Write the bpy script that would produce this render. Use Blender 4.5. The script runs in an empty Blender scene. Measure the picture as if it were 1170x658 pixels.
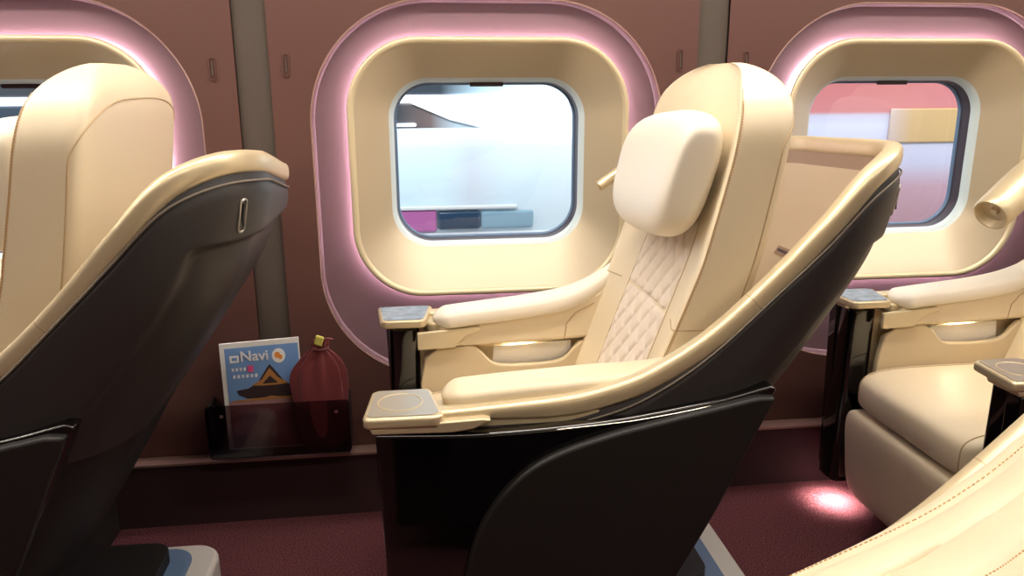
import bpy, bmesh, math, random
from mathutils import Vector, Matrix
C = bpy.context.scene.collection
PI = math.pi
random.seed(4)

# ------------------------------------------------------------------ materials
def lin(c):
    return tuple(((v/255)/12.92 if v/255 <= .04045 else ((v/255+.055)/1.055)**2.4) for v in c) + (1,)

def mat(name, rgb, rough=.5, metal=0, spec=.5, coat=0, bump=0, bscale=200, var=0, sheen=0, emis=None, estr=0, trans=0, alpha=1):
    m = bpy.data.materials.new(name); m.use_nodes = True
    nt = m.node_tree; b = nt.nodes['Principled BSDF']
    b.inputs['Base Color'].default_value = lin(rgb)
    b.inputs['Roughness'].default_value = rough
    b.inputs['Metallic'].default_value = metal
    b.inputs['Specular IOR Level'].default_value = spec
    b.inputs['Coat Weight'].default_value = coat
    b.inputs['Coat Roughness'].default_value = .05
    b.inputs['Sheen Weight'].default_value = sheen
    b.inputs['Transmission Weight'].default_value = trans
    b.inputs['Alpha'].default_value = alpha
    if emis:
        b.inputs['Emission Color'].default_value = lin(emis); b.inputs['Emission Strength'].default_value = estr
    if bump or var:
        tc = nt.nodes.new('ShaderNodeTexCoord'); n = nt.nodes.new('ShaderNodeTexNoise')
        n.inputs['Scale'].default_value = bscale; n.inputs['Detail'].default_value = 4
        nt.links.new(tc.outputs['Object'], n.inputs['Vector'])
        if bump:
            bp = nt.nodes.new('ShaderNodeBump'); bp.inputs['Strength'].default_value = bump; bp.inputs['Distance'].default_value = .002
            nt.links.new(n.outputs['Fac'], bp.inputs['Height']); nt.links.new(bp.outputs['Normal'], b.inputs['Normal'])
        if var:
            mx = nt.nodes.new('ShaderNodeMixRGB'); mx.inputs[1].default_value = lin(tuple(v*(1-var) for v in rgb)); mx.inputs[2].default_value = lin(tuple(min(255, v*(1+var)) for v in rgb))
            nt.links.new(n.outputs['Fac'], mx.inputs[0]); nt.links.new(mx.outputs[0], b.inputs['Base Color'])
    return m

M = dict(
    cream=mat('cream_leather', (224, 208, 178), .40, bump=.12, bscale=420, var=.02),
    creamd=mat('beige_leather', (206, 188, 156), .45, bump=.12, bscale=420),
    white=mat('pale_cream_leather', (236, 228, 212), .38, bump=.10, bscale=420),
    quilt=mat('quilted_ivory_suede', (226, 212, 196), .8, bump=.2, bscale=500, sheen=.2),
    seam=mat('tan_thread', (186, 160, 124), .7),
    stitch=mat('ochre_thread', (186, 140, 80), .6),
    gold=mat('champagne_metal', (214, 197, 162), .36, metal=.45),
    goldl=mat('pale_champagne_paint', (212, 196, 162), .38, metal=.3),
    tray=mat('satin_grey_tray', (176, 170, 160), .28, metal=.55),
    traymirror=mat('tray_with_painted_reflection', (128, 150, 178), .12, metal=.3, var=.45, bscale=38),  # blue mottling painted in as the window's reflection on the tray
    lining=mat('beige_shell_lining', (200, 182, 156), .5, bump=.1, bscale=500),
    liningd=mat('taupe_shell_band', (150, 126, 108), .5),
    black=mat('charcoal_leather', (46, 42, 42), .50, bump=.15, bscale=350, spec=.5),
    matte=mat('matte_black_panel', (30, 27, 26), .55, bump=.08, bscale=600, spec=.35),
    gloss=mat('piano_black', (7, 5, 6), .07, spec=.6, coat=.6),
    bseam=mat('grey_thread', (118, 108, 96), .6),
    chrome=mat('chrome', (210, 205, 195), .15, metal=1),
    wall=mat('dusty_maroon_panel', (97, 66, 60), .42, metal=.2, bump=.05, bscale=900, var=.015),
    recess=mat('mauve_recess_panel', (114, 88, 94), .5, metal=.05, var=.01, bscale=80),
    pillar=mat('taupe_pillar_fabric', (76, 65, 57), .7, bump=.2, bscale=700),
    frame=mat('champagne_window_surround', (184, 168, 142), .36, metal=.2),
    reveal=mat('pale_grey_reveal', (196, 206, 206), .35),
    gasket=mat('dark_window_gasket', (52, 34, 40), .35),
    ceiling=mat('ceiling_cream', (206, 190, 170), .6),
    riser=mat('maroon_riser', (56, 34, 36), .8, bump=.3, bscale=300),
    trim=mat('satin_trim', (170, 140, 130), .35, metal=.5),
    plate=mat('light_grey_cover', (196, 192, 184), .45),
    blue=mat('blue_grey_band', (92, 116, 146), .45),
    lamp=mat('warm_diffuser', (255, 240, 215), .5, emis=(255, 236, 208), estr=5),
    bag=mat('maroon_cloth', (112, 42, 44), .55, sheen=.3, bump=.4, bscale=160, var=.1),
    tag=mat('yellow_tag', (200, 190, 90), .5),
    paper=mat('white_paper', (232, 230, 226), .6),
    sky=mat('printed_sky_blue', (120, 160, 214), .4),
    roofb=mat('printed_dark_roof', (58, 46, 48), .5),
    roofg=mat('printed_gold_gable', (182, 128, 72), .5),
    ink=mat('printed_white', (245, 245, 245), .5),
    pinkink=mat('printed_pink', (232, 90, 150), .5),
    orangeink=mat('printed_orange', (236, 150, 60), .5),
    screw=mat('screw_head', (200, 190, 180), .25, metal=1),
    led=mat('led_strip', (255, 225, 240), .5, emis=(252, 232, 252), estr=46),
    spot=mat('small_warm_lamp', (255, 240, 210), .5, emis=(255, 236, 200), estr=60),
    foot=mat('footwell_lamp', (255, 220, 215), .5, emis=(255, 214, 208), estr=40),
    concrete=mat('concrete', (150, 150, 152), .8),
    canopy=mat('grey_canopy', (58, 70, 82), .7),
    tube=mat('white_tube', (250, 252, 255), .5, emis=(235, 245, 255), estr=3),
)

def carpet():
    m = bpy.data.materials.new('maroon_carpet'); m.use_nodes = True
    nt = m.node_tree; b = nt.nodes['Principled BSDF']; b.inputs['Roughness'].default_value = .95
    b.inputs['Specular IOR Level'].default_value = .1
    tc = nt.nodes.new('ShaderNodeTexCoord'); n = nt.nodes.new('ShaderNodeTexNoise'); n.inputs['Scale'].default_value = 260; n.inputs['Detail'].default_value = 3
    r = nt.nodes.new('ShaderNodeValToRGB'); r.color_ramp.elements[0].position = .35; r.color_ramp.elements[1].position = .66
    r.color_ramp.elements[0].color = lin((58, 30, 34)); r.color_ramp.elements[1].color = lin((126, 76, 80))
    bp = nt.nodes.new('ShaderNodeBump'); bp.inputs['Strength'].default_value = .8; bp.inputs['Distance'].default_value = .004
    nt.links.new(tc.outputs['Object'], n.inputs['Vector']); nt.links.new(n.outputs['Fac'], r.inputs[0]); nt.links.new(r.outputs[0], b.inputs['Base Color'])
    nt.links.new(n.outputs['Fac'], bp.inputs['Height']); nt.links.new(bp.outputs['Normal'], b.inputs['Normal'])
    return m
M['carpet'] = carpet()

def glassmat(name, tint, refl=.08, rough=.0):
    m = bpy.data.materials.new(name); m.use_nodes = True; nt = m.node_tree
    for n in list(nt.nodes): nt.nodes.remove(n)
    o = nt.nodes.new('ShaderNodeOutputMaterial'); t = nt.nodes.new('ShaderNodeBsdfTransparent'); g = nt.nodes.new('ShaderNodeBsdfGlossy')
    mx = nt.nodes.new('ShaderNodeMixShader'); t.inputs[0].default_value = lin(tint); g.inputs['Roughness'].default_value = rough
    mx.inputs[0].default_value = refl
    nt.links.new(t.outputs[0], mx.inputs[1]); nt.links.new(g.outputs[0], mx.inputs[2]); nt.links.new(mx.outputs[0], o.inputs[0])
    return m
M['glass'] = glassmat('window_glass', (248, 250, 252), .05)
M['acrylic'] = glassmat('smoked_acrylic', (186, 168, 170), .04, .05)

# ------------------------------------------------------------------ mesh helpers
def obj(name, bm, m, parent=None, smooth=True, sub=0, bevel=0, angle=40):
    bmesh.ops.recalc_face_normals(bm, faces=bm.faces[:])
    me = bpy.data.meshes.new(name); bm.to_mesh(me); bm.free()
    me.materials.append(M[m] if isinstance(m, str) else m)
    o = bpy.data.objects.new(name, me); C.objects.link(o)
    if smooth:
        for p in me.polygons: p.use_smooth = True
        try: me.set_sharp_from_angle(angle=math.radians(angle))
        except Exception: pass
    if parent: o.parent = parent; o.location = -parent.location
    if bevel:
        b = o.modifiers.new('bevel', 'BEVEL'); b.width = bevel; b.segments = 3; b.limit_method = 'ANGLE'; b.angle_limit = math.radians(35)
        b.harden_normals = False
    if sub:
        s = o.modifiers.new('sub', 'SUBSURF'); s.levels = sub; s.render_levels = sub
    return o

def thing(name, label, cat, loc=(0, 0, 0), group=None):
    o = bpy.data.objects.new(name, None); C.objects.link(o); o.location = loc; o.empty_display_size = .1
    o['label'] = label; o['category'] = cat
    if group: o['group'] = group
    return o
def tag(o, label, cat, group=None):
    o['label'] = label; o['category'] = cat
    if group: o['group'] = group
    return o
def struct(o): o['kind'] = 'structure'; return o

def loft(bm, rings, closed=True, cap0=False, cap1=False):
    R = [[bm.verts.new(p) for p in r] for r in rings]
    for a, b in zip(R[:-1], R[1:]):
        n = len(a)
        for i in range(n if closed else n-1):
            j = (i+1) % n
            try: bm.faces.new((a[i], a[j], b[j], b[i]))
            except ValueError: pass
    if cap0: bm.faces.new(R[0][::-1])
    if cap1: bm.faces.new(R[-1])
    return R

def box(bm, x0, x1, y0, y1, z0, z1):
    v = [bm.verts.new((x, y, z)) for x in (x0, x1) for y in (y0, y1) for z in (z0, z1)]
    for f in ((0, 1, 3, 2), (4, 6, 7, 5), (0, 4, 5, 1), (2, 3, 7, 6), (0, 2, 6, 4), (1, 5, 7, 3)):
        bm.faces.new([v[i] for i in f])

def boxo(name, b, m, parent=None, bevel=0):
    bm = bmesh.new(); box(bm, *b); return obj(name, bm, m, parent, smooth=bool(bevel), bevel=bevel)

def prism(bm, poly, y0, y1):
    """outline in x,z extruded along y"""
    a = [bm.verts.new((x, y0, z)) for x, z in poly]; b = [bm.verts.new((x, y1, z)) for x, z in poly]
    n = len(poly)
    for i in range(n): bm.faces.new((a[i], a[(i+1) % n], b[(i+1) % n], b[i]))
    bm.faces.new(a[::-1]); bm.faces.new(b)

def prismz(bm, poly, z0, z1):
    a = [bm.verts.new((x, y, z0)) for x, y in poly]; b = [bm.verts.new((x, y, z1)) for x, y in poly]
    n = len(poly)
    for i in range(n): bm.faces.new((a[i], a[(i+1) % n], b[(i+1) % n], b[i]))
    bm.faces.new(a[::-1]); bm.faces.new(b)

def rr(cx, cz, w, h, r, n=10):
    """rounded rectangle loop (u,v); the same point count whatever the size"""
    r = min(r, w/2, h/2); out = []
    for q, (sx, sz) in enumerate(((1, 1), (-1, 1), (-1, -1), (1, -1))):
        for i in range(n+1):
            a = PI/2*q + PI/2*i/n
            out.append((cx+sx*(w/2-r)+r*math.cos(a), cz+sz*(h/2-r)+r*math.sin(a)))
    return out

def catmull(pts, n=8):
    P = [Vector(p) for p in pts]; P = [P[0]*2-P[1]] + P + [P[-1]*2-P[-2]]; out = []
    for i in range(1, len(P)-2):
        for k in range(n):
            t = k/n; a, b, c, d = P[i-1:i+3]
            out.append(.5*((2*b)+(c-a)*t+(2*a-5*b+4*c-d)*t*t+(3*b-a-3*c+d)*t**3))
    out.append(P[-2]); return out

def cr2(pts, n=8): return [(p.x, p.y) for p in catmull([(a, b, 0) for a, b in pts], n)]

def tube(bm, pts, r, seg=8, caps=True, closed=False):
    pts = [Vector(p) for p in pts]; rings = []; up = None; n = len(pts)
    for i, p in enumerate(pts):
        if closed: t = pts[(i+1) % n]-pts[i-1]
        else: t = (pts[min(i+1, n-1)]-pts[max(i-1, 0)])
        t.normalize()
        if up is None: up = t.orthogonal().normalized()
        up = (up-t*up.dot(t)).normalized(); s = t.cross(up)
        rad = r[i] if isinstance(r, (list, tuple)) else r
        rings.append([p+(up*math.cos(2*PI*k/seg)+s*math.sin(2*PI*k/seg))*rad for k in range(seg)])
    if closed: rings.append(rings[0]); 
    loft(bm, rings, True, caps and not closed, caps and not closed)
    if closed: bmesh.ops.remove_doubles(bm, verts=bm.verts[:], dist=1e-6)

def interp(tab, x):
    if x <= tab[0][0]: return tab[0][1]
    for (a, b), (c, d) in zip(tab[:-1], tab[1:]):
        if x <= c: return b+(d-b)*(x-a)/(c-a)
    return tab[-1][1]
def smooth_tab(pts, n=10): return cr2(pts, n)
def sstep(x): x = max(0, min(1, x)); return x*x*(3-2*x)

# ------------------------------------------------------------------ the carriage
W = 2.27            # plane of the window wall
XS = [0.2325+1.3*k for k in range(-2, 4)]
ZT = 1.98
def xz(loop, y): return [(a, y, b) for a, b in loop]

bm = bmesh.new()
for cx in XS:
    loft(bm, [xz(rr(cx, ZT/2+.0, 1.21, ZT, .001, 28), W), xz(rr(cx, .9725, 1.015, 1.10, .34, 28), W), xz(rr(cx, .9725, 1.003, 1.088, .335, 28), W+.006)])
struct(obj('wall_back', bm, 'wall', angle=25))
bm = bmesh.new()                     # recess panels, one continuous moulded skin of the wall
for cx in XS:
    loft(bm, [xz(rr(cx, .9725, 1.003, 1.088, .335, 28), W+.006), xz(rr(cx, .9726, 1.000, 1.085, .334, 28), W+.030), xz(rr(cx, .973, .994, 1.079, .331, 28), W+.0345), xz(rr(cx, .975, .955, 1.035, .31, 28), W+.0355), xz(rr(cx, 1.0, .90, .90, .28, 28), W+.037), xz(rr(cx, 1.05, .70, .62, .16, 28), W+.041)])
struct(obj('trim_1', bm, 'recess', angle=20))
bm = bmesh.new()                     # pale edge line round each recess
for cx in XS: tube(bm, xz(rr(cx, .9725, 1.010, 1.095, .338, 28), W+.001), .0022, 6, closed=True)
struct(obj('trim_2', bm, 'trim'))
bm = bmesh.new()
for cx in XS: box(bm, cx+.605, cx+.695, W+.012, W+.03, 0, ZT)
box(bm, XS[0]-.695, XS[0]-.605, W+.012, W+.03, 0, ZT)
struct(obj('trim_3', bm, 'pillar', smooth=False))
# shell of the room
x0, x1 = XS[0]-.65, XS[-1]+.65
bm = bmesh.new(); box(bm, x0, x1, -1.35, W+.2, -.05, 0); struct(obj('floor', bm, 'carpet', smooth=False))
bm = bmesh.new()
sec = [(W+.05, ZT-.005), (W-.02, ZT+.01), (W-.10, ZT+.05), (W-.30, ZT+.13), (W-.6, 2.16), (-.7, 2.16), (-1.0, 2.11), (-1.25, 1.97), (-1.35, 1.85)]
loft(bm, [[(x, a, b) for a, b in sec] + [(x, a, b+.05) for a, b in sec[::-1]] for x in (x0, x1)], True, True, True)
struct(obj('ceiling', bm, 'ceiling', angle=50))
bm = bmesh.new(); box(bm, x0, x1, -1.40, -1.35, 0, 2.1); struct(obj('wall_front', bm, 'wall', smooth=False))
bm = bmesh.new(); box(bm, x0-.05, x0, -1.35, W+.2, 0, 2.2); struct(obj('wall_left', bm, 'wall', smooth=False))
bm = bmesh.new(); box(bm, x1, x1+.05, -1.35, W+.2, 0, 2.2); struct(obj('wall_right', bm, 'wall', smooth=False))
bm = bmesh.new(); box(bm, x0, x1, W-.05, W-.001, 0, .20); struct(obj('baseboard_back', bm, 'riser', smooth=False))
bm = bmesh.new(); box(bm, x0, x1, W-.056, W-.002, .20, .207); struct(obj('trim_4', bm, 'trim', smooth=False))

def window(i, cx):
    cz = 1.05
    root = bpy.data.objects.new('window_%d' % i, None); C.objects.link(root); root.location = (cx, W, cz); struct(root)
    bm = bmesh.new()
    prof = [(.75, .68, .18, .030), (.80, .73, .2, .016), (.812, .744, .205, .004), (.808, .740, .203, -.006), (.795, .727, .198, -.010), (.78, .712, .19, -.006), (.772, .704, .186, .000)]
    rings = [xz(rr(cx, cz, w, h, r, 14), W+y) for w, h, r, y in prof]
    loft(bm, rings); obj('surround_rim', bm, 'goldl', root, angle=70)
    bm = bmesh.new()
    prof = [(.772, .704, .186, .000, cz), (.735, .665, .176, .016, cz+.001), (.66, .585, .15, .050, cz+.006), (.60, .518, .125, .078, cz+.010), (.585, .50, .118, .086, cz+.011)]
    loft(bm, [xz(rr(cx, c, w, h, r, 14), W+y) for w, h, r, y, c in prof]); obj('window_surround', bm, 'frame', root, angle=80)
    bm = bmesh.new()
    prof = [(.585, .50, .118, .086, cz+.011), (.568, .484, .112, .096, cz+.012), (.564, .480, .110, .104, cz+.012), (.558, .474, .107, .114, cz+.012)]
    loft(bm, [xz(rr(cx, c, w, h, r, 14), W+y) for w, h, r, y, c in prof]); obj('window_reveal', bm, 'reveal', root, angle=80)
    bm = bmesh.new()
    prof = [(.558, .474, .107, .114, cz+.012), (.554, .470, .105, .128, cz+.012), (.553, .469, .105, .153, cz+.012)]
    loft(bm, [xz(rr(cx, c, w, h, r, 14), W+y) for w, h, r, y, c in prof]); obj('gasket', bm, 'gasket', root, angle=40)
    bm = bmesh.new()
    prof = [(.553, .469, .105, .153, cz+.012), (.545, .461, .101, .1535, cz+.012), (.541, .457, .099, .158, cz+.012), (.541, .457, .099, .164, cz+.012)]
    loft(bm, [xz(rr(cx, c, w, h, r, 14), W+y) for w, h, r, y, c in prof]); obj('pane_seal', bm, 'blue', root, angle=60)
    bm = bmesh.new()
    lp = xz(rr(cx, cz+.012, .56, .476, .1, 14), W+.160); bm.faces.new([bm.verts.new(p) for p in lp])
    obj('pane', bm, 'glass', root, smooth=False)
    bm = bmesh.new(); tube(bm, xz(rr(cx, cz, .790, .722, .19, 14), W+.0265), .003, 6, closed=True)
    obj('light_strip', bm, 'led', root)
    bm = bmesh.new(); box(bm, cx-.05, cx+.05, W+.118, W+.132, cz+.236, cz+.252)
    obj('shade_catch', bm, 'gasket', root, smooth=True, bevel=.003)
    return root
for i, cx in enumerate(XS): window(i+1, cx)

# outer body skin behind the wall so that the carriage is closed to daylight
bm = bmesh.new()
for cx in XS: loft(bm, [xz(rr(cx, 1.0, 1.3, 2.4, .001), W+.165), xz(rr(cx, 1.062, .556, .472, .106), W+.165)])
struct(obj('trim_5', bm, 'gasket', smooth=False))

# coat hooks
def coat_hook(x, z, label):
    t = thing('coat_hook', label, 'coat hook', (x, W, z), 'small coat hooks on the window wall')
    bm = bmesh.new(); lo = rr(x, z, .018, .062, .009, 6); li = rr(x, z, .012, .056, .006, 6)
    loft(bm, [xz(lo, W+.001), xz(lo, W-.004), xz(li, W-.004), xz(li, W-.0005)]); bm.faces.new([bm.verts.new(p) for p in xz(li, W-.0005)])
    obj('back_plate', bm, 'wall', t)
    bm = bmesh.new(); tube(bm, [(x, W-.002, z+.02), (x, W-.006, z-.008), (x, W-.009, z-.02), (x, W-.010, z-.016)], [.0016, .0018, .0022, .0018], 8)
    obj('hook', bm, 'pillar', t)
coat_hook(-.522, 1.335, 'small recessed coat hook left of the taupe pillar, above the left seat shell')
coat_hook(-.328, 1.345, 'small recessed coat hook between the left taupe pillar and the centre window')
coat_hook(.785, 1.358, 'small recessed coat hook between the centre window and the right taupe pillar')
coat_hook(.985, 1.352, 'small recessed coat hook just right of the right taupe pillar, by the seat top')

# ------------------------------------------------------------------ seat
YN, YF = 1.395, 2.105
YC = (YN+YF)/2
XB = smooth_tab([(.0, .38), (.10, .44), (.22, .52), (.41, .64), (.6, .755), (.72, .84), (.84, .922), (.94, .982), (1.03, 1.01), (1.12, 1.024), (1.2, 1.026)])
def xb(z): return interp(XB, z)
RIM = smooth_tab([(.02, .668), (.10, .670), (.27, .672), (.37, .690), (.46, .722), (.58, .797), (.70, .907), (.80, 1.012), (.87, 1.088), (.92, 1.122), (.98, 1.144), (1.04, 1.150)])
def rimz(x): return interp(RIM, x)
RC = .22
def plan(s, z, inset=0., xf=.10):
    """s 0..1 along the U from the near front to the far front; returns x, y and outward normal"""
    y0, y1 = YN+inset, YF-inset; b = xb(z)-inset; R = RC-inset
    if s < .38 or s > .62:
        t = s/.38 if s < .38 else (1-s)/.38
        x = xf+(b-R-xf)*t; return x, (y0 if s < .5 else y1), (0, -1 if s < .5 else 1)
    if s < .46 or s > .54:
        t = (s-.38)/.08 if s < .5 else (.62-s)/.08; a = t*PI/2
        x = b-R+R*math.sin(a); d = R*(1-math.cos(a)); n = (math.sin(a), math.cos(a)*(-1 if s < .5 else 1))
        return x, (y0+d if s < .5 else y1-d), n
    t = (s-.46)/.08; return b, y0+R+(y1-y0-2*R)*t, (1, 0)
DIP, LEDGE, DZ, INS = .018, .985, .006, .012
def rim_at(s, inset=0., xf=.10):
    lo, hi = .6, 1.2
    for _ in range(40):
        m = (lo+hi)/2; x = plan(s, m, inset, xf)[0]
        if rimz(x) > m: lo = m
        else: hi = m
    q = sstep((s-.40)/.20)*(1-sstep((s-.68)/.22))
    return (lo+hi)/2-DIP*q+DZ
SS = [i/46*.38 for i in range(46)] + [.38+.08*i/26 for i in range(26)] + [.46+.08*i/12 for i in range(13)]
SS += [.54+.08*i/26 for i in range(1, 27)] + [.62+.38*i/46 for i in range(1, 47)]

def seat(ox, oy, lamp_kind, label, xscale=1):
    root = thing('passenger_seat', label, 'seat', (.45, YC, 0), None)
    P = lambda *a, **k: obj(*a, parent=root, **k)
    # --- leather outer shell; a lower rear section sits slightly inset under a rounded edge
    def inset_at(z, s):
        a = (LEDGE-z)/.022; b = (min(s, 1-s)-.410+(.98-z)*.03)/.007
        a = max(0, a); b = max(0, b)
        return INS*sstep(min(1, (a*b)/(a+b+1e-6)*2.2))
    bm = bmesh.new(); rings = []
    for s in SS:
        top = rim_at(s)-.012; r = []
        for k in range(81):
            z = .60+(top-.60)*k/80; x, y, n = plan(s, z)
            e = -inset_at(z, s)
            u = .012*sstep((top-z)/.05)*sstep((top-.60)/.1)
            r.append((x+n[0]*(e+u), y+n[1]*(e+u), z))
        rings.append(r)
    loft(bm, rings, False); P('shell_cover', bm, 'black', angle=60)
    # raised piping line under the rim
    bm = bmesh.new(); pts = []
    for s in SS[14:-14]:
        z = rim_at(s)-.036; x, y, n = plan(s, z); pts.append((x+n[0]*.0105, y+n[1]*.0105, z))
    tube(bm, pts, .0022, 6); P('shell_piping', bm, 'bseam')
    # lower body
    bm = bmesh.new(); rings = []
    for s in SS:
        r = []
        for k in range(25):
            z = .10+(.515)*k/24; x, y, n = plan(s, z, 0, .02)
            r.append((x-n[0]*.016, y-n[1]*.016, z))
        rings.append(r)
    loft(bm, rings, False); P('base_cover', bm, 'matte', angle=60)
    # --- lining
    bm = bmesh.new(); rings = []
    for s in SS:
        top = rim_at(s, .03); r = []
        for k in range(24):
            z = .56+(top-.045-.56)*k/23; x, y, n = plan(s, z, .034); r.append((x, y, z))
        rings.append(r)
    loft(bm, rings, False); P('shell_lining', bm, 'lining', angle=60)
    bm = bmesh.new(); rings = []
    for s in SS[20:-20]:
        top = rim_at(s, .03); r = []
        for k in range(6):
            z = top-.048+.05*k/5; x, y, n = plan(s, z, .030-.002*k/5); r.append((x, y, z))
        rings.append(r)
    loft(bm, rings, False); P('lining_band', bm, 'liningd', angle=60)
    # --- champagne rim
    pts = []
    for s in SS:
        z = rim_at(s, .012, .02); x, y, n = plan(s, z, .012, .02); pts.append((Vector((x, y, z)), Vector((n[0], n[1], 0))))
    bm = bmesh.new(); rings = []
    N = len(pts)
    for i, (p, n) in enumerate(pts):
        t = (pts[min(i+1, N-1)][0]-pts[max(i-1, 0)][0]).normalized(); b = t.cross(n); b = b if b.z > 0 else -b
        b.normalize(); n2 = b.cross(t); n2 = n2 if n2.dot(n) > 0 else -n2
        w = .020; h = .0215*min(1, .55+.45*sstep((p.x-.05)/.25))
        rings.append([p+n2*(w*math.copysign(abs(math.cos(a))**.6, math.cos(a)))+b*(h*math.copysign(abs(math.sin(a))**.7, math.sin(a))) for a in [2*PI*k/20 for k in range(20)]])
    loft(bm, rings, True, True, True); P('shell_rim', bm, 'gold', angle=80)
    for s0 in (.345, .655):
        bm = bmesh.new(); i = min(range(N), key=lambda q: abs(SS[q]-s0)); rg = rings[i]; c = sum((Vector(v) for v in rg), Vector())/20
        t = (pts[i+1][0]-pts[i-1][0]).normalized()
        loft(bm, [[c+(v-c)*1.006+t*d for v in rg] for d in (-.0012, .0012)], True); P('rim_joint', bm, 'seam')
    # bright edge highlight strip under the armrests is the console's own top strip
    for side in (0, 1):
        Y = (lambda y: y) if side == 0 else (lambda y: 2*YC-y)
        # gloss console side
        top = [(-.085, .655), (.10, .646), (.27, .650), (.40, .660), (.52, .677), (.60, .69), (.69, .712)]
        rear = [(.705, .705), (.675, .64), (.62, .53), (.52, .34), (.38, .12)]
        poly = cr2(top, 5)+cr2(rear, 4)+[(-.07, .12)]
        bm = bmesh.new(); prism(bm, poly, Y(1.365), Y(1.41)); P('console_panel', bm, 'gloss', bevel=.006)
        # thin satin line on top of the gloss panel
        bm = bmesh.new(); tube(bm, [(x, Y(1.3640), z-.002) for x, z in cr2([(.26, .648), (.40, .656), (.50, .668), (.60, .684)], 6)], [.0004]+[.0010]*17+[.0004], 6); P('console_trim', bm, 'chrome')
        # matte arched side panel
        arch = cr2([(.062, .10), (.068, .22), (.078, .345), (.112, .46), (.175, .548), (.25, .598), (.36, .634), (.48, .660), (.58, .680), (.66, .696)], 6)
        rp = cr2([(.695, .694), (.670, .64), (.640, .575), (.585, .45), (.50, .29), (.39, .10)], 6)
        bm = bmesh.new(); prism(bm, arch+rp, Y(1.345), Y(1.372)); P('side_panel', bm, 'matte', bevel=.010)
        # front post under the tray
        bm = bmesh.new(); pz = rr(-.02, YC, .10, .1, .02, 4)
        yl, yh = sorted((Y(1.372), Y(1.472))); poly = rr(-.035, (yl+yh)/2, .085, .098, .022, 5)
        prismz(bm, poly, .10, .652); P('console_front', bm, 'gloss', bevel=.004)
        # inner side panel with its pocket cut out of the top edge
        ou = [(.005, .28), (.005, .50), (.018, .575), (.05, .602), (.135, .607), (.155, .600)]
        no = cr2([(.155, .600), (.175, .585), (.195, .562), (.225, .548), (.30, .545), (.37, .549), (.405, .562), (.425, .585), (.445, .606)], 4)
        poly = ou[:-1]+no+[(.54, .61), (.46, .28)]
        bm = bmesh.new(); prism(bm, poly, Y(1.478), Y(1.498)); P('inner_panel', bm, 'creamd', bevel=.005)
        bm = bmesh.new(); box(bm, .0, .47, *sorted((Y(1.44), Y(1.452))), .30, .66); P('pocket_back', bm, 'creamd', smooth=False)
        bm = bmesh.new(); box(bm, .25, .31, *sorted((Y(1.4525), Y(1.462))), .604, .612); P('pocket_light', bm, 'spot', smooth=False)
        # armrest body: pad swept along x
        bm = bmesh.new(); rings = []
        path = cr2([(.045, .684), (.10, .6885), (.20, .695), (.30, .700), (.38, .705), (.45, .712), (.52, .728), (.58, .760)], 6) if side == 0 else cr2([(.045, .676), (.10, .684), (.20, .694), (.30, .704), (.40, .720), (.48, .752), (.56, .808), (.64, .880)], 6)
        n = len(path)
        for i, (x, z) in enumerate(path):
            t = i/(n-1); k = min(1, (i+.2)/4.5)**.42
            wd = .052*k*(1-.5*sstep((t-.5)/.5)); hh = .025*k*(1-.4*sstep((t-.5)/.5)); yc = 1.466-.006*sstep((t-.4)/.6)
            ring = []
            for q in range(24):
                a = 2*PI*q/24; cy = math.copysign(abs(math.cos(a))**.55, math.cos(a)); sz = math.copysign(abs(math.sin(a))**.6, math.sin(a))
                ring.append((x-.25*sz*hh, Y(yc+wd*cy), z+hh*sz))
            rings.append(ring)
        loft(bm, rings, True, True, True); P('armrest_pad', bm, 'white' if side else 'cream', angle=80)  # far pad gets the paler leather to paint in the light falling on it
        # pad's inner apron (leather that hangs down the inside)
        bm = bmesh.new(); poly = [(.06, .606), (.06, .665), (.14, .668), (.30, .680), (.40, .688), (.50, .695), (.54, .69), (.54, .625), (.45, .615), (.30, .609)] if side == 0 else [(.06, .606), (.06, .668), (.14, .672), (.30, .690), (.42, .712), (.56, .78), (.58, .77), (.56, .625), (.45, .615), (.30, .609)]
        prism(bm, poly, Y(1.452), Y(1.502)); P('armrest_apron', bm, 'cream', bevel=.01)
        bm = bmesh.new(); tube(bm, [(.40, Y(1.503), .618), (.405, Y(1.5035), .66), (.43, Y(1.503), .69), (.48, Y(1.503), .715)], .0013, 6); P('apron_seam', bm, 'seam')
        # support tray under the pad
        bm = bmesh.new(); poly = rr(.20, Y(1.44), .36, .095, .03, 5); prismz(bm, poly, .645, .672); P('armrest_trim', bm, 'gold', bevel=.006)
        # cup tray
        yl, yh = sorted((Y(1.362), Y(1.510)))
        poly = [(-.108, yl+.012), (-.100, yl+.002), (.03, yl), (.045, yl+.012), (.025, yh-.01), (.015, yh), (-.082, yh), (-.096, yh-.01)]
        if side: poly = [(-.096, yl+.01), (-.082, yl), (.015, yl), (.025, yl+.01), (.045, yh-.012), (.03, yh), (-.100, yh-.002), (-.108, yh-.012)]
        bm = bmesh.new(); prismz(bm, poly, .666, .688); tr = P('cup_tray', bm, 'gold', bevel=.006)
        cxp = sum(p[0] for p in poly)/8; cyp = sum(p[1] for p in poly)/8
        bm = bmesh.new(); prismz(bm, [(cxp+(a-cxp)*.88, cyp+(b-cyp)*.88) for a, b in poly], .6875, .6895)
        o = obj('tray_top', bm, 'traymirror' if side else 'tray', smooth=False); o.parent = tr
        if not side:
            bm = bmesh.new(); tube(bm, [(-.038+.043*math.cos(a), cyp+.043*math.sin(a), .6895) for a in [2*PI*k/40 for k in range(40)]], .0016, 6, closed=True)
            o = obj('cup_ring', bm, 'goldl'); o.parent = tr
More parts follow.
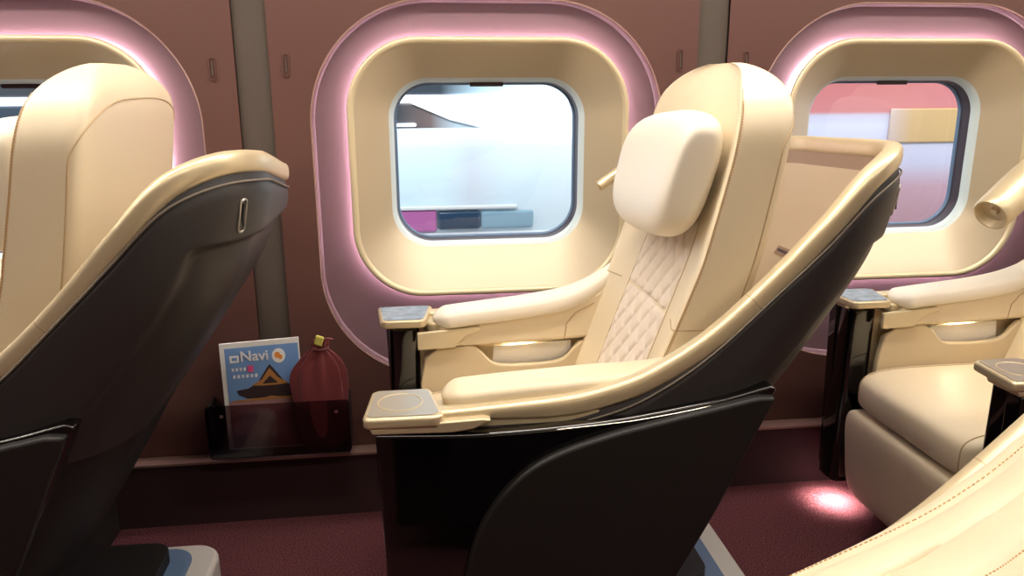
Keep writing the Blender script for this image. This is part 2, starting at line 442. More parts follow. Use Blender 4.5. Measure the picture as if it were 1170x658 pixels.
        # wedge under the tray
        bm = bmesh.new(); prism(bm, [(-.095, .667), (-.09, .655), (.06, .651), (.10, .656), (.135, .672), (.12, .676), (.0, .672)], Y(1.366), Y(1.46)); P('tray_bracket', bm, 'gold', bevel=.003)
        bm = bmesh.new(); prism(bm, [(-.0, .604), (-.0, .652), (.165, .664), (.172, .658), (.168, .650), (.13, .640), (.11, .62), (.10, .608)], Y(1.498), Y(1.512)); P('tray_flap', bm, 'goldl', bevel=.003)
    # --- seat back: horizontal sections
    XFt = smooth_tab([(.36, .36), (.46, .385), (.55, .415), (.66, .452), (.77, .492), (.87, .528), (.94, .552), (1.03, .575), (1.12, .597), (1.22, .618), (1.29, .634), (1.345, .655)])
    XRt = smooth_tab([(.36, .50), (.45, .55), (.55, .60), (.70, .645), (.857, .690), (.987, .720), (1.18, .752), (1.283, .768), (1.345, .765)])
    zs = [.36+.74*i/30 for i in range(30)]+[1.10+.235*(1-(1-i/22)**2.0) for i in range(23)]
    def hw(z):
        w = .272+.020*sstep((z-.6)/.4)
        return w*max(0, 1-max(0, (z-1.11)/.227)**3.2)**(1/2.4)
    def section(z, shrink=1, n=96):
        xf, xr = interp(XFt, z), interp(XRt, z); w = hw(z)
        e = 1-max(0, (z-1.22)/.115)**3*.75
        xm = (xf+xr)/2; th = (xr-xf)/2*e
        r = []
        for q in range(n):
            a = 2*PI*q/n; c, s_ = math.cos(a), math.sin(a)
            v = math.copysign(abs(c)**.2, c); u = math.copysign(abs(s_)**.28, s_)
            x = xm+th*u
            if u < 0: x += .052*e*(1-abs(v)**4)*min(1, -u*1.2)
            r.append((x, YC+w*v, z))
        return r
    bm = bmesh.new(); loft(bm, [section(z) for z in zs if hw(z) > .004], True, True, True); sb = P('seat_back', bm, 'cream', angle=80)
    def surf(z, ang, off=0.0):
        xf, xr = interp(XFt, z), interp(XRt, z); w = hw(z); e = 1-max(0, (z-1.22)/.115)**3*.75
        c, s_ = math.cos(ang), math.sin(ang); v = math.copysign(abs(c)**.2, c); u = math.copysign(abs(s_)**.28, s_)
        x = (xf+xr)/2+(xr-xf)/2*e*u
        if u < 0: x += .052*e*(1-abs(v)**4)*min(1, -u*1.2)
        return Vector((x+off*u*.7, YC+(w+off)*v, z))
    def seam_on(name, zz, angs, m='seam', r=.0013, parent=None):
        bm = bmesh.new(); tube(bm, [surf(z, a, .0004) for z, a in zip(zz, angs)], r, 6); o = obj(name, bm, m); 
        o.parent = sb; return o
    for sd in (0, 1):
        f = (lambda a: a) if sd == 0 else (lambda a: PI-a)
        g = lambda a: f(a)
        zz = [.45+.83*i/60 for i in range(61)]
        near = PI  # cos=-1 is the near side
        # front wing seam (stitched) and rear seam on the side face
        seam_on('wing_seam', zz, [f(PI+.36) for _ in zz])
        bm = bmesh.new()
        for i in range(150):
            z = .46+.80*i/150
            tube(bm, [surf(z, f(PI+.28), .0008), surf(z+.0032, f(PI+.28), .0008)], .0009, 4)
        o = obj('stitching', bm, 'stitch'); o.parent = sb
    # seam framing the panel on the rear face of the back
    bm = bmesh.new(); half = []
    for i in range(26): half.append((PI-.165, .50+.65*i/26))
    a0 = math.cos(.165)**.2
    for i in range(41):
        t_ = i/40*PI/2; v = a0*max(0, math.cos(t_))**.6; half.append((PI-math.acos(min(1, v**(1/.2))), 1.155+.112*math.sin(t_)**.6))
    pts = [surf(z, a, .0006) for a, z in half]+[surf(z, PI-a, .0006) for a, z in half[::-1][1:]]
    tube(bm, pts, .0016, 6); o = obj('back_panel_seam', bm, 'seam'); o.parent = sb
    # quilted centre
    def front_x(y, z):
        w = hw(z); v = min(1, abs(y-YC)/w); c = v**(1/.2); s_ = math.sqrt(max(0, 1-c*c)); u = s_**.28
        xf, xr = interp(XFt, z), interp(XRt, z)
        return (xf+xr)/2-(xr-xf)/2*u+.052*(1-v**4)*min(1, u*1.2)
    bm = bmesh.new(); g = []; NY, NZ = 84, 120
    for i in range(NZ+1):
        z = .44+.56*i/NZ; row = []; hwq = .150-.03*sstep((.70-z)/.3)*0
        for j in range(NY+1):
            y = YC-hwq+2*hwq*j/NY; edge = min(1, min(j, NY-j)/5)
            a = (y-YC)/.060; b = z/.078
            q1 = abs(((a+b) % 1)-.5)*2; q2 = abs(((a-b) % 1)-.5)*2   # 1 at lattice lines
            d = (1-max(q1, q2)**6)
            hs = 1-math.exp(-((z-.80)/.006)**2)
            row.append(bm.verts.new((front_x(y, z)+.002-(.002+.0105*d*hs)*edge**.5, y, z)))
        g.append(row)
    for i in range(NZ):
        for j in range(NY): bm.faces.new((g[i][j], g[i][j+1], g[i+1][j+1], g[i+1][j]))
    o = obj('quilted_panel', bm, 'quilt', angle=80); o.parent = sb
    for sd in (-1, 1):     # seams beside the quilting and across the side bolsters
        bm = bmesh.new(); tube(bm, [(front_x(YC+sd*.151, z)-.001, YC+sd*.151, z) for z in [.44+.56*i/40 for i in range(41)]], .0018, 6)
        o = obj('bolster_seam', bm, 'seam'); o.parent = sb
        bm = bmesh.new(); tube(bm, [surf(.800+.0*i, (PI+a if sd < 0 else 2*PI-a), .0006) for i, a in enumerate([-.2+1.6*k/26 for k in range(27)])], .0014, 6)
        o = obj('bolster_seam', bm, 'seam'); o.parent = sb
    # --- headrest pillow
    tilt = math.radians(12); cxh, czh = .574, 1.094
    bm = bmesh.new(); rings = []
    NU, NV = 40, 40
    for i in range(NU+1):
        p = -PI/2+PI*i/NU; ring = []
        for j in range(NV):
            a = 2*PI*j/NV
            f = lambda c, e: math.copysign(abs(c)**e, c)
            y = f(math.sin(p), .6)*.210
            rad = f(math.cos(p), .34)
            h = f(math.sin(a), .6)*.140*rad*(1-.05*(y/.2)**2); t = f(math.cos(a), .75)*.058*rad**.9
            t += .055*abs(y/.2)**2.2*0 - .016*abs(y/.2)**2
            X = t; Z = h
            if y < 0: y *= 1+.13*h/.14
            Z -= .07*y
            ring.append((cxh+X*math.cos(tilt)+Z*math.sin(tilt), YC-.035+y, czh+Z*math.cos(tilt)-X*math.sin(tilt)))
        rings.append(ring)
    loft(bm, rings); bmesh.ops.remove_doubles(bm, verts=bm.verts[:], dist=1e-5); hr = P('headrest', bm, 'white', angle=80)
    bm = bmesh.new(); pts = []
    for j in range(48):
        a = 2*PI*j/48; f = lambda c, e: math.copysign(abs(c)**e, c); y0 = -.168; Z = .118*f(math.sin(a), .62); T = .0475*f(math.cos(a), .8)
        pts.append((cxh+(T-.008)*math.cos(tilt)+Z*math.sin(tilt), YC-.02+y0, czh+Z*math.cos(tilt)-(T-.008)*math.sin(tilt)))
    # --- cushion and leg rest
    def pillow(name, x0, x1, y0, y1, z0, z1, m, slope=0, e=.22, front=0):
        bm = bmesh.new(); rings = []
        cx, cy, cz = (x0+x1)/2, (y0+y1)/2, (z0+z1)/2; a_, b_, c_ = (x1-x0)/2, (y1-y0)/2, (z1-z0)/2
        f = lambda c, q: math.copysign(abs(c)**q, c)
        for i in range(41):
            p = -PI/2+PI*i/40; ring = []
            for j in range(56):
                t = 2*PI*j/56
                X = f(math.cos(t), .5)*f(math.cos(p), e)*a_; Z = f(math.sin(t), .5)*f(math.cos(p), e)*c_; Y_ = f(math.sin(p), e)*b_
                ring.append((cx+X-slope*Z, cy+Y_, cz+Z))
            rings.append(ring)
        loft(bm, rings); bmesh.ops.remove_doubles(bm, verts=bm.verts[:], dist=1e-5); return P(name, bm, m, angle=80)
    pillow('seat_cushion', -.075, .52, 1.502, 1.998, .355, .495, 'cream', slope=0)
    bm = bmesh.new(); 
    bm.free()
    for sg in (-1, 1):
        bm = bmesh.new(); f = lambda c, q: math.copysign(abs(c)**q, c)
        tube(bm, [(.2225+.2975*.968*f(math.cos(t), .5)-.0004, 1.75+sg*.2135, .425+.07*.968*f(math.sin(t), .5)+.0006) for t in [math.radians(60+2.5*i) for i in range(66)]], .0016, 6)
        P('cushion_seam', bm, 'seam')
    pillow('leg_rest', -.075, .0, 1.502, 1.998, .085, .368, 'cream', slope=.12, e=.16)
    boxo('under_frame', (.0, .50, 1.50, 2.0, .12, .36), 'matte', root, bevel=.01)
    # --- slot vent in the lining
    def slab(y0, y1, z0, z1, d0, d1):
        bm = bmesh.new(); pts = lambda d: [(xb(z)-.034-d, y, z) for y, z in ((y0, z0), (y1, z0), (y1, z1), (y0, z1))]
        loft(bm, [pts(d0), pts(d1)], True, True, True); return bm
    v = P('lining_slot', slab(1.70, 1.84, .875, .893, -.002, .003), 'liningd', smooth=False)
    o = obj('slot_opening', slab(1.708, 1.832, .882, .888, .003, .0038), 'gasket', smooth=False); o.parent = v
    # coat hook on the rear corner of the shell
    s = .434; zc = 1.055; x, y, n = plan(s, zc); n = Vector((n[0], n[1], 0)); tt = Vector((-n.y, n.x, 0)); base = Vector((x, y, zc))+n*.0125
    bm = bmesh.new(); lo = rr(0, 0, .020, .066, .010, 6); li = rr(0, 0, .012, .058, .006, 6)
    def on_shell(a, b, d):
        xx, yy, nn = plan(s, zc+b); return Vector((xx, yy, zc+b))+tt*a+n*(.0125+d)
    T = lambda lp, d: [on_shell(a, b, d) for a, b in lp]
    lm = rr(0, 0, .015, .061, .0075, 6)
    loft(bm, [T(lo, -.001), T(lo, .002), T(lm, .0035), T(li, .002), T(li, .0003)]); hk = P('hook_plate', bm, 'tray')
    bm = bmesh.new(); bm.faces.new([bm.verts.new(q) for q in T(li, .0004)]); o = obj('hook_recess', bm, 'gloss', smooth=False); o.parent = hk
    bm = bmesh.new(); tube(bm, [on_shell(0, .022, .002), on_shell(0, -.006, .003), on_shell(0, -.019, .005)], [.0018, .0022, .0030], 8); o = obj('hook', bm, 'black'); o.parent = hk
    # base block on the floor
    bm = bmesh.new(); prismz(bm, rr(.50, 1.71, .57, .42, .07, 8), 0, .118); P('floor_base', bm, 'plate', bevel=.012)
    bm = bmesh.new(); prismz(bm, rr(.455, 1.71, .54, .36, .06, 8), .1185, .126); P('floor_base_band', bm, 'blue', bevel=.002)
    bm = bmesh.new(); prismz(bm, rr(.42, 1.71, .51, .32, .05, 8), .1265, .16); P('floor_base_core', bm, 'matte', bevel=.002)
    return root

def copy_tree(o, parent=None):
    c = o.copy(); C.objects.link(c); c.parent = parent
    for ch in [q for q in bpy.data.objects if q.parent == o]: copy_tree(ch, c)
    return c
def named(root, kind): return [q for q in bpy.data.objects if q.parent == root and q.name.split('.')[0] == kind]

mid = seat(0, 0, 0, 'middle cream seat in full side profile with white headrest, in front of the centre window')
G = 'reclining shell seats along the window wall'
mid['group'] = G
DIP, LEDGE, DZ, INS = .085, 1.01, .015, .022
left = seat(0, 0, 0, ''); left['group'] = G; DIP, LEDGE, DZ, INS = .018, .985, .006, .012
left.location.x -= 1.315; left['label'] = 'cream seat at the far left seen from behind, charcoal shell rear with an oval hook'
right = copy_tree(mid); right.location.x += 1.33; right['label'] = 'cream seat at the right edge, cushion and leg rest showing beside lit carpet'
across = copy_tree(mid); del across['group']; across.location.y -= 1.355;  across['label'] = 'cream leather seat with stitched seams in the bottom right corner, nearest the camera'

for q in named(across, 'seat_back')+named(across, 'headrest'): q.location.x += .30
CV = [(.728, [(.27, .70), (.35, .714), (.417, .738), (.514, .785), (.613, .850), (.68, .905), (.80, 1.02)]),
      (.668, [(.25, .735), (.33, .762), (.405, .792), (.507, .834), (.562, .864), (.62, .908), (.74, 1.02)]),
      (.600, [(.23, .765), (.34, .80), (.45, .838), (.485, .858), (.524, .884), (.565, .912), (.68, 1.02)]),
      (.520, [(.21, .795), (.32, .83), (.43, .87), (.473, .889), (.497, .906), (.54, .94), (.62, 1.02)]),
      (.400, [(.18, .81), (.28, .845), (.38, .89), (.42, .91), (.46, .935), (.50, .965), (.56, 1.02)])]
cv = [[Vector((x, y, z)) for x, z in cr2(pp, 10)] for y, pp in CV]
for k in range(4):
    bm = bmesh.new(); rings = []
    for a, b in zip(cv[k], cv[k+1]):
        up = Vector((-.35, .25, .9)).normalized(); top = [a.lerp(b, j/12)+up*(.011*math.sin(PI*j/12)**.6) for j in range(13)]
        rings.append(top+[p-up*.03 for p in top[::-1]])
    loft(bm, rings, True, True, True); obj('wing_padding', bm, 'cream', across, angle=60)
for k in (1, 2, 3):
    for d in (-.006, .006):
        if k > 1 and d > 0: continue
        bm = bmesh.new(); c = cv[k]
        L = []
        for i in range(len(c)-1):
            n = max(1, int((c[i+1]-c[i]).length/.0042))
            L += [c[i].lerp(c[i+1], j/n) for j in range(n)]
        for i in range(0, len(L)-1):
            o_ = Vector((0, d, .0)); h = .011*math.sin(PI*abs(d)/.07)**.6
            up = Vector((-.35, .25, .9)).normalized()
            tube(bm, [L[i]+o_+up*(h+.0004), L[i].lerp(L[i+1], .6)+o_+up*(h+.0004)], .0007, 4)
        o = obj('stitching', bm, 'stitch', across)
# reading lamps (parts of their seats)
def lamp_part(root, pts, rad, headpts, hr_):
    bm = bmesh.new(); tube(bm, catmull(pts, 5), rad, 12); st = obj('reading_lamp', bm, 'gold'); st.parent = root; st.location = -root.location
    return st
bm = bmesh.new(); tube(bm, [(.484, 1.985, 1.034), (.56, 1.995, 1.083), (.64, 2.02, 1.11), (.76, 2.06, 1.03)], [.0135, .0145, .0145, .010], 14)
o = obj('reading_lamp', bm, 'gold', mid)
bm = bmesh.new(); tube(bm, [(.4835, 1.985, 1.0335), (.482, 1.985, 1.0325)], .011, 14); q = obj('lamp_end', bm, 'seam'); q.parent = o
# the right seat's lamp is a wide champagne barrel
A = Vector((1.545, 1.90, .945)); D = Vector((.16, .06, .10)).normalized()
def barrel(prof, m, name, parent=None, root=None):
    bm = bmesh.new(); u = D.orthogonal().normalized(); w = D.cross(u)
    loft(bm, [[A+D*d+(u*math.cos(a)+w*math.sin(a))*r for a in [2*PI*k/32 for k in range(32)]] for d, r in prof], True, False, name == 'reading_lamp')
    o = obj(name, bm, m, root, angle=50)
    if parent: o.parent = parent
    return o
bl = barrel([(.006, .040), (0, .042), (-.001, .045), (.004, .0485), (.03, .049), (.10, .050), (.17, .050), (.23, .046), (.24, .02)], 'gold', 'reading_lamp', root=right)
barrel([(.0065, .040), (.022, .034), (.024, .012), (.014, .008), (.014, .0005)], 'goldl', 'lamp_reflector', parent=bl)

# ------------------------------------------------------------------ wall pocket, magazine, pouch
px0, px1, pz0, pz1, PY = -.612, -.205, .238, .402, 2.165
t = thing('wall_pocket', 'smoked acrylic literature pocket with two screws, low on the wall behind the left seat', 'wall pocket', (-.41, W-.05, .238))
bm = bmesh.new(); prism(bm, rr((px0+px1)/2, (pz0+pz1)/2, px1-px0, pz1-pz0, .012, 5), PY, PY+.004); obj('front_panel', bm, 'acrylic', t)
bm = bmesh.new(); box(bm, px0+.006, px1-.006, PY+.0045, W-.052, pz0-.003, pz0+.001); obj('bottom_shelf', bm, 'matte', t, smooth=False)
for xx in (px0+.002, px1-.008):
    bm = bmesh.new(); box(bm, xx, xx+.005, PY+.005, W-.001, pz0+.002, pz1-.01); obj('side_wall', bm, 'matte', t, smooth=False)
for xx, zz in ((-.566, .372), (-.243, .369)):
    bm = bmesh.new(); tube(bm, [(xx, PY-.004, zz), (xx, PY-.001, zz)], .0055, 14); obj('screw', bm, 'screw', t)

mg = thing('magazine', 'travel magazine with a blue cover and temple roof, standing in the smoked wall pocket', 'magazine', (-.475, 2.19, .25))
MY = 2.204
def mp(u, v): return (-.570+.225*u+.010*(1-v)*0+.006*(1-v), MY+.024*v, .246+.328*v+(.012*(u-.5)*v))
bm = bmesh.new()
fr = [Vector(mp(u, v)) for u, v in ((0, 0), (1, 0), (1, 1), (0, 1))]; bk = [p+Vector((0, .007, 0)) for p in fr]
loft(bm, [fr, bk], True, True, True); obj('pages', bm, 'paper', mg, smooth=False)
def decal(name, uv, m, lift=.0008, par=None):
    bm = bmesh.new(); a = [Vector(mp(u, v))+Vector((0, -lift, 0)) for u, v in uv]; b = [p+Vector((0, .0005, 0)) for p in a]
    loft(bm, [a, b], True, True, True); o = obj(name, bm, m, None, smooth=False)
    o.parent = par if par else mg
    if not par: o.location = -mg.location
    return o
cov = decal('cover', [(.06, .02), (.985, .02), (.985, .955), (.06, .955)], 'sky', .001)
M['mauveprint'] = mat('printed_mauve', (176, 132, 136), .5)
decal('lower_picture', [(.06, .02), (.985, .02), (.985, .46), (.06, .46)], 'mauveprint', .0016, cov)
decal('temple_roof', [(.17, .56), (.20, .52), (.30, .48), (.95, .47), (.985, .50), (.985, .58), (.86, .585), (.80, .60), (.66, .74), (.61, .785), (.57, .75), (.44, .62), (.32, .575)], 'roofb', .0020, cov)
decal('temple_gable', [(.36, .60), (.50, .65), (.605, .75), (.70, .66), (.83, .60), (.70, .592), (.5, .592)], 'roofg', .0024, cov)
decal('gable_shadow_board', [(.50, .61), (.605, .68), (.70, .61)], 'roofb', .0028, cov)
decal('roof_ridge', [(.10, .468), (.52, .482), (.60, .495), (.70, .482), (.985, .475), (.985, .462), (.10, .455)], 'roofg', .0026, cov)
decal('title_box', [(.12, .82), (.235, .82), (.235, .885), (.12, .885)], 'ink', .0022, cov)
decal('title_box_mark', [(.145, .84), (.21, .84), (.21, .868), (.145, .868)], 'sky', .0026, cov)
decal('title_circle', [(.735+.085*math.cos(2*PI*k/24), .855+.066*math.sin(2*PI*k/24)) for k in range(24)], 'ink', .0022, cov)
decal('circle_mark', [(.72+.036*math.cos(2*PI*k/12), .862+.028*math.sin(2*PI*k/12)) for k in range(12)], 'orangeink', .0027, cov)
decal('circle_mark', [(.757+.026*math.cos(2*PI*k/12), .842+.022*math.sin(2*PI*k/12)) for k in range(12)], 'orangeink', .0028, cov)
decal('pink_square', [(.33, .725), (.405, .725), (.405, .785), (.33, .785)], 'pinkink', .0022, cov)
for k in range(4): decal('subtitle_mark', [(.13+.05*k, .74), (.16+.05*k, .742), (.163+.05*k, .772), (.132+.05*k, .77)], 'ink', .0022, cov)
for k in range(6): decal('subtitle_mark', [(.14+.055*k, .675), (.172+.055*k, .677), (.174+.055*k, .707), (.142+.055*k, .705)], 'ink', .0022, cov)
cu = bpy.data.curves.new('title_text', 'FONT'); cu.body = 'Navi'; cu.size = .046; cu.extrude = .0004; cu.offset = .0008
to = bpy.data.objects.new('title_source', cu); C.objects.link(to)
bpy.context.view_layer.update()
me = bpy.data.meshes.new_from_object(to.evaluated_get(bpy.context.evaluated_depsgraph_get())); bpy.data.objects.remove(to)
me.materials.clear(); me.materials.append(M['ink'])
q = Vector(mp(.25, .83)); 
tt = bpy.data.objects.new('title_lettering', me); C.objects.link(tt); tt.parent = cov
tt.location = q+Vector((0, -.0024, 0)); tt.rotation_euler = (PI/2, -.03, 0); tt.scale = (.95, .95, 1)

bg = thing('drawstring_pouch', 'maroon cloth drawstring pouch with a yellow tag, beside the magazine in the wall pocket', 'pouch', (-.305, 2.19, .25))
PX = -.290
bm = bmesh.new(); rings = []
prof = [(.246, .35), (.25, .80), (.27, 1.0), (.32, 1.10), (.38, 1.14), (.43, 1.16), (.47, 1.12), (.50, 1.0), (.522, .82), (.540, .58), (.552, .36), (.559, .24), (.566, .28), (.574, .36), (.579, .36), (.577, .25), (.57, .1)]
for z, k in prof:
    r = []
    for j in range(72):
        a = 2*PI*j/72; pl = sstep((z-.36)/.18); f = 1+pl*.19*math.sin(9*a+3*z*6)+.05*pl*math.sin(17*a+1)+.03*math.sin(3*a+z*20)
        sh = .012*sstep((z-.45)/.12)
        r.append((PX+sh+.068*k*f*math.cos(a), 2.185+.0155*(k**.6)*f*math.sin(a), z+.006*math.sin(5*a+1)*pl))
    rings.append(r)
loft(bm, rings, True, True, True); obj('pouch_body', bm, 'bag', bg, angle=80, sub=1)
bm = bmesh.new(); tube(bm, [(-.278+.021*math.cos(a), 2.187+.014*math.sin(a), .559+.003*math.sin(a)) for a in [2*PI*k/20 for k in range(20)]], .0035, 8, closed=True); obj('drawstring', bm, 'bag', bg)
bm = bmesh.new(); tube(bm, catmull([(-.274, 2.175, .562), (-.272, 2.166, .582), (-.255, 2.165, .592), (-.240, 2.166, .588)], 5), .0035, 8); ds = obj('cord_end', bm, 'bag', bg)
bm = bmesh.new(); box(bm, -.012, .012, -.006, .006, -.014, .014)
bmesh.ops.rotate(bm, verts=bm.verts[:], matrix=Matrix.Rotation(.35, 3, 'Y')); bmesh.ops.translate(bm, verts=bm.verts[:], vec=(-.278, 2.160, .589))
obj('cord_tag', bm, 'tag', bg, bevel=.004)

# white booklets standing in the armrest pockets
for k, (dx, lab) in enumerate(((0, 'white booklet in the lit armrest pocket of the middle seat'), (1.3, 'white booklet in the lit armrest pocket of the right edge seat'))):
    bm = bmesh.new(); a = [(.200+dx, 2.026, .500), (.43+dx, 2.026, .500), (.425+dx, 2.032, .600), (.208+dx, 2.032, .592)]
    b = [(x, y+.006, z) for x, y, z in a]; loft(bm, [a, b], True, True, True)
    tag(obj('booklet', bm, 'paper', smooth=False), lab, 'booklet')
# footwell lamps, one on each window-side console
for k, (dx, lab) in enumerate(((0, 'small footwell lamp low on the window-side console of the middle seat'), (1.3, 'small glowing footwell lamp under the right seat console, lighting the carpet'))):
    bm = bmesh.new(); tube(bm, [(.0+dx, 2.10, .0985), (.0+dx, 2.10, .0935)], .016, 16)
    o = tag(obj('footwell_lamp', bm, 'foot'), lab, 'lamp')
    if k:
        l = bpy.data.lights.new('footwell_glow', 'SPOT'); l.energy = 9; l.color = (1, .80, .78); l.spot_size = 2.2; l.spot_blend = 1; l.shadow_soft_size = .02
        lo = bpy.data.objects.new('footwell_glow', l); C.objects.link(lo); lo.location = (.0+dx, 2.09, .078); lo.rotation_euler = (0, 0, 0)

# ------------------------------------------------------------------ ceiling lights
def ceil_light(x, y, lab, L=1.9, wd=.10, e=28):
    t = thing('ceiling_light', lab, 'ceiling light', (x, y, 2.158), 'long ceiling lights')
    bm = bmesh.new(); prismz(bm, rr(x, y, L+.04, wd+.04, .02, 4), 2.148, 2.159); obj('housing', bm, 'goldl', t)
    bm = bmesh.new(); prismz(bm, rr(x, y, L, wd, .015, 4), 2.142, 2.1475); obj('diffuser', bm, 'lamp', t)
    l = bpy.data.lights.new('ceiling_glow', 'AREA'); l.shape = 'RECTANGLE'; l.size = L; l.size_y = wd; l.energy = e; l.color = (1, .94, .85)
    o = bpy.data.objects.new('ceiling_glow', l); C.objects.link(o); o.location = (x, y, 2.138)
for k in range(3):
    ceil_light(-1.6+2.1*k, 1.60, 'long warm ceiling light above the window seats, %s of its row of three' % ('leftmost', 'middle one', 'rightmost')[k], e=23.5)
    ceil_light(-1.6+2.1*k, .55, 'long warm ceiling light over the aisle side, %s of its row of three' % ('leftmost', 'middle one', 'rightmost')[k], e=10)

# ------------------------------------------------------------------ outside the windows
def bands(name, stops, axis='Z', scale=1., offset=0., rough=.5, emis=0):
    m = bpy.data.materials.new(name); m.use_nodes = True; nt = m.node_tree; b = nt.nodes['Principled BSDF']; b.inputs['Roughness'].default_value = rough
    tc = nt.nodes.new('ShaderNodeTexCoord'); mp_ = nt.nodes.new('ShaderNodeSeparateXYZ'); nt.links.new(tc.outputs['Object'], mp_.inputs[0])
    mr = nt.nodes.new('ShaderNodeMapRange'); mr.inputs[1].default_value = offset; mr.inputs[2].default_value = offset+scale
    nt.links.new(mp_.outputs[axis], mr.inputs[0]); r = nt.nodes.new('ShaderNodeValToRGB')
    e = r.color_ramp.elements
    while len(e) > 1: e.remove(e[-1])
    e[0].position = stops[0][0]; e[0].color = lin(stops[0][1])
    for p, c in stops[1:]: q = e.new(p); q.color = lin(c)
    nt.links.new(mr.outputs[0], r.inputs[0]); nt.links.new(r.outputs[0], b.inputs['Base Color']); return m
OY = 4.6
M['magenta'] = mat('magenta_paint', (206, 116, 180), .4); M['dkwin'] = mat('dark_train_glass', (52, 78, 104), .2); M['pink'] = mat('pink_board', (222, 120, 118), .6)
M['bluegrey'] = mat('blue_grey_panel', (150, 186, 204), .5); M['lav'] = mat('lavender_panel', (214, 212, 228), .5); M['rose'] = mat('rose_panel', (206, 160, 168), .6); M['yel'] = mat('yellow_panel', (206, 176, 110), .6)
M['ltblue'] = mat('light_blue_panel', (214, 232, 240), .5)
t = thing('passing_train', 'pale white train with a magenta band and dark strip, seen through the centre window', 'train', (0, OY, 0))
def tpart(name, m, x0_, x1_, z0_, z1_, d=.01, bev=.02):
    boxo(name, (x0_, x1_, OY-d, OY+.01, z0_, z1_), m, t, bevel=bev)
M['livery'] = bands('train_side_paint', [(0, (216, 214, 228)), (.42, (214, 226, 238)), (.50, (216, 236, 244)), (.68, (214, 236, 244)), (.735, (206, 214, 224)), (.80, (214, 232, 240)), (1, (232, 244, 248))], axis='X', scale=3.2, offset=-2.0)
bm = bmesh.new(); loft(bm, [[(x, OY+a, z) for a, z in [(0, -.8), (0, .94), (.03, .985), (.3, 1.0), (1.0, 1.0), (1.1, -.8)]] for x in (-3.2, 1.9)], True, True, True); obj('body', bm, 'livery', t, angle=50)
tpart('magenta_band', 'magenta', -3.2, .14, .45, .575, .02, .012)
tpart('window_band', 'dkwin', .145, .40, .46, .57, .025, .02)
tpart('blue_panel', 'bluegrey', .402, .72, .46, .565, .02, .02)
tpart('sill_strip', 'ink', -3.2, .62, .58, .60, .03, .006)
tpart('lower_skirt', 'ink', -3.2, 1.9, -.7, .44, .03, .02)
t = thing('platform_building', 'grey platform front with dark panels and bright white strip, above the pale train', 'building', (-1, 5.95, -.8))
def bpart(name, m, x0_, x1_, z0_, z1_, y=6.0, d=.05):
    boxo(name, (x0_, x1_, y-d, y+.1, z0_, z1_), m, t, bevel=.015)
boxo('main_wall', (-4.5, .9, 6.11, 6.4, -.8, 2.2), 'canopy', t, bevel=.02)
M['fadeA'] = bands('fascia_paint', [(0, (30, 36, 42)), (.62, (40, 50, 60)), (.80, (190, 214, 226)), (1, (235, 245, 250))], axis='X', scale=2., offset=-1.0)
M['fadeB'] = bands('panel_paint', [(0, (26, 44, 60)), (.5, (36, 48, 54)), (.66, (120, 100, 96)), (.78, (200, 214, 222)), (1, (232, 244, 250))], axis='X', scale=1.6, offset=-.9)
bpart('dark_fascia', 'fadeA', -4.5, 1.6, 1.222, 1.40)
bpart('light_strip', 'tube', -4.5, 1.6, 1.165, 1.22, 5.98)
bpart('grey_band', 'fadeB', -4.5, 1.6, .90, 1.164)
bm = bmesh.new(); prism(bm, [(.02, 1.160), (1.6, 1.160), (1.6, .94), (.62, .96), (.30, 1.04)], 5.925, 5.949); obj('white_panel', bm, 'ink', t, smooth=False)
bpart('edge_strip', 'tube', -4.5, .05, .995, 1.018, 5.97)
t = thing('station_wall', 'pale lavender and rose station wall under a pink fascia, through the right window', 'building', (3.6, 4.9, -.8))
M['wallZ'] = bands('station_wall_paint', [(0, (190, 140, 146)), (.28, (204, 152, 160)), (.50, (206, 164, 176)), (.60, (206, 202, 222)), (.76, (216, 216, 234)), (.80, (204, 198, 216)), (.815, (206, 130, 130)), (1, (200, 112, 110))], axis='Z', scale=1.5, offset=-.1)
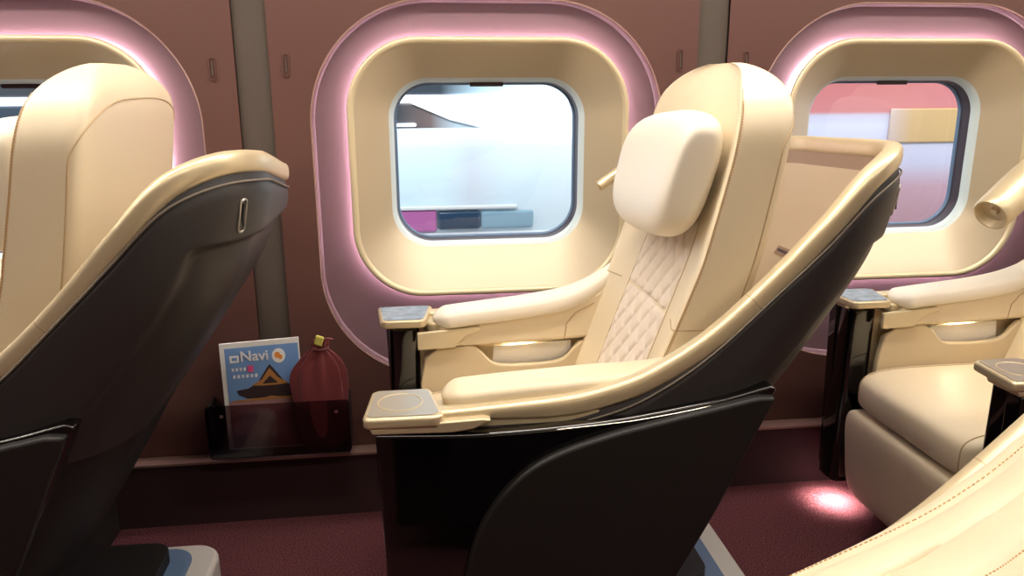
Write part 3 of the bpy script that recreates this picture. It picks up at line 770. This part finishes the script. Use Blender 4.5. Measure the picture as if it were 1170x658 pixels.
boxo('wall_slab', (2.25, 6.6, 4.6, 4.95, -.8, 1.9), 'wallZ', t, bevel=.02)
M['yelX'] = bands('yellow_panel_paint', [(0, (210, 196, 206)), (.25, (206, 170, 120)), (.7, (206, 170, 110)), (1, (204, 150, 130))], axis='X', scale=1.0, offset=2.85)
boxo('yellow_panel', (2.95, 4.3, 4.58, 4.6, .93, 1.14), 'yelX', t, bevel=.02)
l = bpy.data.lights.new('sun', 'SUN'); l.energy = 2.3; l.angle = .3; l.color = (.95, .98, 1)
lo = bpy.data.objects.new('sun', l); C.objects.link(lo); lo.rotation_euler = Vector((.25, .8, -.55)).to_track_quat('-Z', 'Y').to_euler()
bm = bmesh.new(); box(bm, -8, 12, 2.6, 14, -1.0, -.8); o = tag(obj('track_bed', bm, 'concrete', smooth=False), 'pale concrete track bed outside below the windows', 'ground'); o['kind'] = 'structure'

# ------------------------------------------------------------------ world, camera, view
w = bpy.data.worlds.new('sky'); bpy.context.scene.world = w; w.use_nodes = True; nt = w.node_tree
bgk = nt.nodes['Background']; bgk.inputs[0].default_value = (.86, .94, 1, 1); bgk.inputs[1].default_value = 1.7

cam = bpy.data.cameras.new('camera'); co = bpy.data.objects.new('camera', cam); C.objects.link(co)
cam.sensor_width = 36; cam.lens = 890/1170*36; cam.clip_start = .01
pitch, yaw, roll = math.radians(14.6), math.radians(7.3), math.radians(.25)
fw = Vector((math.sin(yaw)*math.cos(pitch), math.cos(yaw)*math.cos(pitch), -math.sin(pitch)))
r = fw.cross(Vector((0, 0, 1))).normalized(); u = r.cross(fw)
r, u = r*math.cos(roll)-u*math.sin(roll), u*math.cos(roll)+r*math.sin(roll)
mtx = Matrix((r, u, -fw)).transposed().to_4x4(); mtx.translation = (0, 0, 1.29); co.matrix_world = mtx
sc = bpy.context.scene; sc.camera = co
sc.view_settings.view_transform = 'Standard'; sc.view_settings.look = 'None'; sc.view_settings.gamma = 1; sc.view_settings.exposure = .14
sc.view_settings.use_curve_mapping = False
